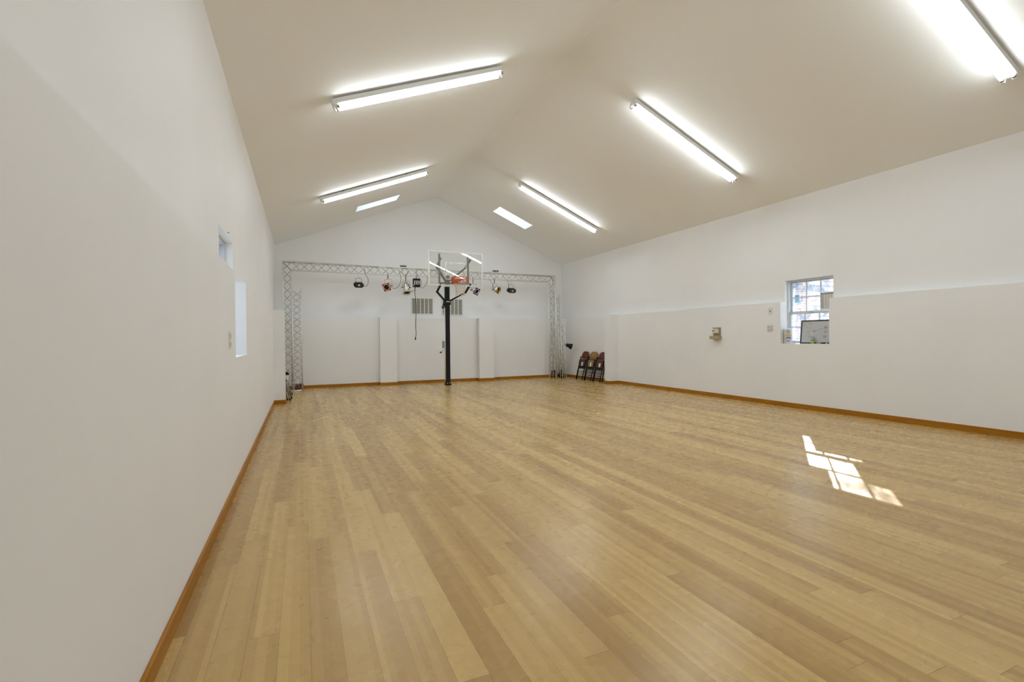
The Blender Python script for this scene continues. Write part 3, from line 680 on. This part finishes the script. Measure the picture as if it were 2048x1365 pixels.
# rim, bracket and net
RX, RY, RZ, RR = 3.595, 11.53, 2.755, .222
MB().tube([(RX - PX + RR * math.cos(2 * PI * k / 40), RY - PY + RR * math.sin(2 * PI * k / 40), RZ) for k in range(40)], .010, 10, closed=True).build('rim', M_orange, hoop)
k = MB()
k.box(RX - PX - .10, RX - PX + .08, BY - PY - .03, BY - PY - .012, RZ - .085, RZ - .01)
for s in (-1, 1): bar(k, (RX - PX + s * .10, BY - PY - .02, RZ - .03), (RX - PX + s * .13, RY - PY + RR * .85, RZ - .008), .02, .03)
k.box(RX - PX - .09, RX - PX + .09, RY - PY + RR * .93, BY - PY - .012, RZ - .035, RZ - .012)
k.build('rim_bracket', M_orange, hoop)
def netmat():
    m = mat('net_cord', rough=.8); b = m.node_tree.nodes['Principled BSDF']
    g = N(m, 'ShaderNodeTexCoord'); s = N(m, 'ShaderNodeSeparateXYZ'); L(m, g.outputs['Object'], s.inputs[0])
    r = N(m, 'ShaderNodeMapRange'); r.inputs[1].default_value = RZ - .135; r.inputs[2].default_value = RZ - .125; L(m, s.outputs['Z'], r.inputs[0])
    x = N(m, 'ShaderNodeMix', data_type='RGBA'); L(m, r.outputs[0], x.inputs[0]); x.inputs[6].default_value = (.62, .50, .40, 1); x.inputs[7].default_value = (.62, .14, .07, 1)
    L(m, x.outputs[2], b.inputs['Base Color']); return m
net = MB(); n = 12; lv_ = [0, .07, .14, .21, .28, .35, .41]; rad = [RR, .185, .14, .118, .108, .104, .108]
def np_(k, l): a = 2 * PI * (k + .5 * l) / n; return Vector((RX - PX + rad[l] * math.cos(a), RY - PY + rad[l] * math.sin(a), RZ - lv_[l]))
for l in range(len(lv_) - 1):
    for k in range(n):
        net.tube([np_(k, l), np_(k, l + 1)], .0045, 5); net.tube([np_(k, l), np_(k - 1, l + 1)], .0045, 5)
for k in range(n): net.tube([np_(k, 6), np_(k, 6) + Vector((0, 0, -.03))], .006, 5)
net.build('net', netmat(), hoop)
# height adjuster on the left face of the pole
MB().tube([(-.083, -.05, .14), (-.083, -.05, 2.08)], .014, 10).build('adjuster_rod', M_alu, hoop)
MB().box(-.155, -.10, -.08, -.02, 1.0, 1.19).build('adjuster_box', M_grey, hoop, bevel=.006)
ck = MB().tube([(-.11, -.05, .97), (-.19, -.06, .895)], .007, 8).build('crank', M_steel, hoop)
MB().lathe([(0, 0), (.018, 0), (.018, .05), (0, .05)], frame((-1, 0, 0), loc=(-.18, -.06, .89)), 10).build('crank_knob', M_blackp, ck)

# ------------------------------------------------------------------ wall vents
def vent(x0, x1, z0, z1, label):
    t = thing('wall_vent', label, 'vent', ((x0 + x1) / 2, YBU, z0), 'louvred vents on the far wall'); w = (x1 - x0) / 2; h = z1 - z0; b = .035
    f = MB()
    for a in ((-w, w, 0, b), (-w, w, h - b, h), (-w, -w + b, b, h - b), (w - b, w, b, h - b)): f.box(a[0], a[1], -.022, 0, a[2], a[3])
    f.build('frame', M_white, t, bevel=.004)
    iw = 2 * (w - b) / 5
    MB().box(-w + b, w - b, -.004, 0, b, h - b).build('backing', mat('vent_shade', (.30, .28, .23), .7), t)
    for i in range(1, 5): MB().box(-w + b + iw * i - .011, -w + b + iw * i + .011, -.021, -.004, b, h - b).build('divider', M_white, t)
    lz = MB(); k = 26
    for i in range(k):
        z = b + (h - 2 * b) * (i + .5) / k
        lz.box(-w + b, w - b, -.0055, .0055, -.0012, .0012, Matrix.Translation((0, -.011, z)) @ Matrix.Rotation(.7, 4, 'X'))
    o = lz.build('louvres', mat('vent_louvre', (.60, .57, .49), .5), t)
    return t
vent(2.893, 3.56, 1.96, 2.47, 'white louvred vent on the far wall left of the hoop pole')
vent(3.80, 4.47, 1.94, 2.465, 'white louvred vent on the far wall partly behind the hoop pole')

# ------------------------------------------------------------------ folding chairs
def chair(y, label, vin, tz=0):
    t = thing('folding_chair', label, 'chair', (7.53, y, 0), 'folded chairs leaning on the right wall')
    Wd, Ht = .212, .865; lean = math.atan((XR - .02 - 7.56) / Ht)
    R = Matrix.Rotation(lean, 4, 'Y') # local frame: x = out of wall, y = across, z = up the chair
    A = lambda x, yy, z: R @ Vector((x, yy, z))
    for s in (-1, 1):
        MB().tube([A(0, s * Wd, .0), A(0, s * (Wd - .005), .45), A(0, s * (Wd - .015), .70)], .0155, 10).build('leg', M_black, t)
        MB().tube([A(-.045, s * (Wd - .045), .0), A(-.03, s * (Wd - .04), .50)], .014, 10).build('leg', M_black, t)
        MB().box(-.02, .012, s * Wd - .014, s * Wd + .014, .44, .60, R).build('side_plate', M_blackp, t, bevel=.004)
    for s in (-1, 1):
        for xx in (0, -.045): pass
    MB().tube([A(0, -(Wd - .015), .70)] + arcpts((0, .72), Wd - .015, PI, 0, 14, lambda a, b: A(0, a, .70 + (b - .72) * .80)) + [A(0, Wd - .015, .70)], .0125, 10).build('top_rail', M_black, t)
    for z, x in ((.235, 0), (.11, 0)): MB().tube([A(x, -Wd, z), A(x, Wd, z)], .008, 8).build('crossbar', M_black, t)
    MB().tube([A(-.04, -Wd + .045, .16), A(-.04, Wd - .045, .16)], .008, 8).build('crossbar', M_black, t)
    # curved backrest panel
    b = MB(); n = 10; rings = []
    for zi, z in enumerate((.645, .69, .74, .79, .83, .855)):
        hw = [.188, .190, .188, .175, .145, .09][zi]; row = []
        for k in range(n + 1):
            u = -1 + 2 * k / n; row.append((A(-.012 + .028 * u * u, u * hw, z), A(.006 + .028 * u * u, u * hw, z)))
        rings.append(row)
    F = [[b.b.verts.new(p[0]) for p in r] for r in rings]; G = [[b.b.verts.new(p[1]) for p in r] for r in rings]
    for i in range(len(F) - 1):
        for k in range(n):
            b.b.faces.new((F[i][k], F[i][k + 1], F[i + 1][k + 1], F[i + 1][k])).smooth = True
            b.b.faces.new((G[i][k], G[i + 1][k], G[i + 1][k + 1], G[i][k + 1])).smooth = True
    for k in range(n): b.b.faces.new((F[0][k], G[0][k], G[0][k + 1], F[0][k + 1])); b.b.faces.new((F[-1][k], F[-1][k + 1], G[-1][k + 1], G[-1][k]))
    for i in range(len(F) - 1): b.b.faces.new((F[i][0], F[i + 1][0], G[i + 1][0], G[i][0])); b.b.faces.new((F[i][n], G[i][n], G[i + 1][n], F[i + 1][n]))
    b.build('backrest', vin, t)
    MB().tube([A(-.012, -.185, .635), A(-.012, .185, .635)], .009, 8).build('back_rail', M_steel, t)
    sp_ = MB(); pts = [(-.16, .33), (.16, .33), (.175, .36), (.165, .60), (.15, .615), (-.15, .615), (-.165, .60), (-.175, .36)]
    T = R @ Matrix(((0, 0, 1, 0), (1, 0, 0, 0), (0, 1, 0, 0), (0, 0, 0, 1)))
    sp_.prism(pts, (-.035, -.008), T); seat = sp_.build('seat', M_blackp, t, bevel=.006)
    MB().prism([(-.14, .41), (.14, .41), (.14, .60), (-.14, .60)], (-.042, -.034), T).build('seat_pad', vin, seat, bevel=.003)
    MB().box(-.0435, -.042, -.05, .03, .415, .525, R).build('label', M_paper, seat)
    return t
chair(12.36, 'folded chair with brown backrest, nearest the room corner, against the right wall', M_brown)
chair(11.90, 'folded chair with ochre backrest, middle of the three by the right wall', M_ochre)
chair(11.44, 'folded chair with red-brown backrest, partly hidden by the right pilaster', M_brown)

# ------------------------------------------------------------------ wall plates and the dispenser
def plate(name, label, cat, loc, sx, w, h, holes):
    t = thing(name, label, cat, loc); q = lambda a, b: (min(sx * a, sx * b), max(sx * a, sx * b))
    MB().box(*q(0, .007), -w / 2, w / 2, -h / 2, h / 2).build('cover_plate', M_plate, t, bevel=.002)
    for n_, y, z, a, b, c in holes: MB().box(*q(.006, .0095 if n_ == 'outlet' else .016), y - a, y + a, z - b, z + b).build(n_, c, t)
    return t
plate('light_switch', 'ivory light switch on the right wall beside the window', 'switch', (XR, 6.19, 1.69), -1, .075, .12, [('toggle', 0, 0, .005, .012, M_slot)])
M_outl = mat('outlet_face', (.45, .43, .38), .5)
plate('wall_outlet', 'double ivory outlet below the light switch on the right wall', 'outlet', (XR, 6.20, 1.383), -1, .12, .12, [('outlet', y, z, .015, .018, M_outl) for y in (-.027, .027) for z in (-.026, .026)])
plate('wall_switch', 'tall ivory wall plate on the left wall beside the window', 'switch', (XL, 4.39, 1.255), 1, .085, .135, [('outlet', 0, z, .017, .018, M_outl) for z in (-.032, .032)])
ds = thing('wall_dispenser', 'beige wall bracket holding a small white device above a tray', 'dispenser', (XR, 7.415, 1.24))
MB().box(-.012, 0, -.095, .095, .02, .185).build('back_plate', M_beige, ds, bevel=.002)
MB().box(-.035, 0, -.08, .095, .165, .185).build('hood', M_beige, ds)
wd = MB().box(-.055, -.012, -.06, .085, .065, .158).build('device', M_cream, ds, bevel=.008)
MB().box(-.058, -.054, .03, .075, .11, .128).build('display', M_slot, wd)
tr = MB(); T = Matrix()
tr.prism([(0, -.11), (-.10, -.10), (-.115, -.05), (-.115, .10), (-.03, .115), (0, .115)], (-.05, .012)); tr.build('tray', M_beige, ds, bevel=.003)

# ------------------------------------------------------------------ things on the right window sill
ZS = 1.106
pt = thing('paper_towel_roll', 'wrapped roll of paper towels standing at the left end of the window sill', 'paper towels', (7.875, 5.915, ZS))
MB().lathe([(0, 0), (.062, 0), (.066, .008), (.066, .25), (.060, .262), (.03, .268), (0, .262)], None, 28).build('roll', mat('plastic_wrap', (.62, .61, .62), .3), pt)
def patch(z0, z1, a0, a1, r=.0668, wave=0):
    b = MB(); n = 12
    for k in range(n):
        q = []
        for kk, z in ((k, z0), (k + 1, z0), (k + 1, z1), (k, z1)):
            a = a0 + (a1 - a0) * kk / n; q.append(b.b.verts.new((r * math.cos(a), r * math.sin(a), z + wave * math.sin(kk / n * PI))))
        b.b.faces.new(q)
    return b
A0, A1 = PI * 1.02, PI * 1.42
patch(.125, .165, A0, A1).build('yellow_print', mat('yellow_print', (.60, .48, .08), .4), pt)
patch(.082, .094, A0, A1, wave=.012).build('blue_print', M_navy, pt)
patch(.100, .108, A0, A1, wave=.010).build('blue_print', mat('light_blue_print', (.15, .16, .5), .4), pt)
for z in (.185, .20, .215, .23, .04, .052): patch(z, z + .006, A0 + .1, A1 - .35).build('lettering', M_print, pt)

wb = thing('whiteboard', 'framed whiteboard with faint handwriting leaning in the right window', 'whiteboard', (7.875, 5.43, ZS))
R = Matrix.Rotation(.10, 4, 'Y'); fw2 = MB(); w0, w1, wh, fr2 = -.36, .262, .40, .022
for a in ((w0, w1, 0, fr2), (w0, w1, wh - fr2, wh), (w0, w0 + fr2, fr2, wh - fr2), (w1 - fr2, w1, fr2, wh - fr2)): fw2.box(-.012, .010, *a, R)
fwo = fw2.build('board_frame', mat('slate_frame', (.05, .065, .08), .4), wb)
MB().box(-.006, .006, w0 + fr2, w1 - fr2, fr2, wh - fr2, R).build('writing_surface', mat('board_surface', (.50, .51, .52), .25), wb)
def text(s, size, y, z, par, T, m, name='writing', depth=.0006):
    cu = bpy.data.curves.new(name, 'FONT'); cu.body = s; cu.size = size; cu.extrude = depth; cu.align_x = 'CENTER'; cu.align_y = 'CENTER'
    tmp = bpy.data.objects.new('tmp', cu); C.objects.link(tmp)
    dg = bpy.context.evaluated_depsgraph_get(); me = bpy.data.meshes.new_from_object(tmp.evaluated_get(dg)); bpy.data.objects.remove(tmp)
    # text reads from the -X side: local x -> -Y, local y -> +Z
    Q = Matrix(((0, 0, -1, 0), (-1, 0, 0, 0), (0, 1, 0, 0), (0, 0, 0, 1)))
    me.transform(T @ Matrix.Translation((0, y, z)) @ Q); me.materials.clear(); me.materials.append(m)
    o = bpy.data.objects.new(name, me); C.objects.link(o); o.parent = par; return o
TW = R @ Matrix.Translation((-.0075, 0, 0))
for s, sz, y, z in (('(2)', .045, -.17, .27), ('(-)', .045, -.17, .20), ('(2)', .045, -.16, .12), ('24', .045, -.285, .13), ('25', .04, .02, .21), ('1 5', .035, .10, .12), ('- 1 7', .035, .13, .20), ('x 5', .035, -.25, .345), ('- 2 5 -', .028, .10, .335)):
    text(s, sz, y, z, wb, TW, M_marker)
k = MB(); zz = [TW @ Vector((0, .19 - .018 * i, .33 - .012 * i + (.018 if i % 2 else -.018))) for i in range(9)]
k.tube(zz, .003, 5); k.build('scribble', M_paper, wb)
k = MB(); k.tube(smoothpath([TW @ Vector(v) for v in ((0, -.02, .21), (0, -.06, .24), (0, -.12, .255))]), .0012, 5); k.build('scribble', M_marker, wb)
bt = thing('spray_bottle', 'clear bottle with green liquid and a white cap on the window sill', 'bottle', (7.82, 5.435, ZS))
MB().lathe([(0, 0), (.026, 0), (.028, .006), (.028, .05), (0, .05)], None, 20).build('liquid', mat('green_liquid', (.30, .46, .04), .2), bt)
MB().lathe([(0, .05), (.028, .05), (.0275, .11), (.022, .12), (0, .122)], None, 20).build('upper_body', mat('grey_label', (.48, .50, .52), .3), bt)
for z in (.058, .108): MB().lathe([(.0283, z), (.0288, z), (.0288, z + .006), (.0283, z + .006)], None, 20).build('band', mat('band', (.06, .08, .12), .4), bt)
MB().lathe([(0, .12), (.012, .12), (.010, .15), (.006, .175), (0, .176)], None, 14).build('cap', M_paper, bt)
for (yy, ln, r_, mm, lb) in ((5.325, .075, .010, mat('wooden_block', (.50, .33, .18), .6), 'tan block lying on the sill beside the green bottle'), (5.225, .13, .007, M_blackp, 'black marker lying on the sill in front of the whiteboard')):
    o = MB().tube([(0, -ln / 2, 0), (0, -ln * .3, 0), (0, ln * .3, 0), (0, ln / 2, 0)], [r_ * .7, r_, r_, r_ * .8], 10).build('marker' if r_ < .009 else 'eraser', mm); o.location = (7.815, yy, ZS + r_)
    tag(o, lb, 'marker' if r_ < .009 else 'eraser')
mk = bpy.data.objects['marker']; MB().tube([(0, -.045, 0), (0, -.02, 0)], .0075, 10).build('cap_band', M_paper, mk)
# calendar sheet hanging on the glass
cl = thing('calendar_sheet', 'printed calendar sheet taped to the right panes of the window', 'calendar', (8.002, 5.28, 1.67))
MB().box(-.001, .001, -.12, .135, 0, .29).build('sheet', M_paper, cl)
k = MB(); k.box(-.0018, -.001, -.12, .135, .255, .29); k.build('header', mat('grey_print', (.28, .28, .29), .6), cl)
k = MB()
for i in range(8): z = .03 + .028 * i; k.box(-.0018, -.001, -.12, .135, z, z + .0035)
for y in (.131, .088, .045, 0, -.045, -.09): k.box(-.0018, -.001, y - .0018, y + .0018, .03, .255)
k.build('grid_lines', M_print, cl)
k = MB()
for i in range(8):
    for y in (.11,): k.box(-.0018, -.001, y - .012, y + .012, .04 + .028 * i, .05 + .028 * i)
k.build('printed_dates', M_print, cl)

# small hook on the left wall near the window
hk = MB().tube([(0, 0, 0), (.008, 0, 0), (.009, 0, .003)], .004, 8).build('wall_hook', M_slot); hk.location = (XLU, 5.327, 2.287)
tag(hk, 'tiny dark hook in the left wall above the window', 'hook')
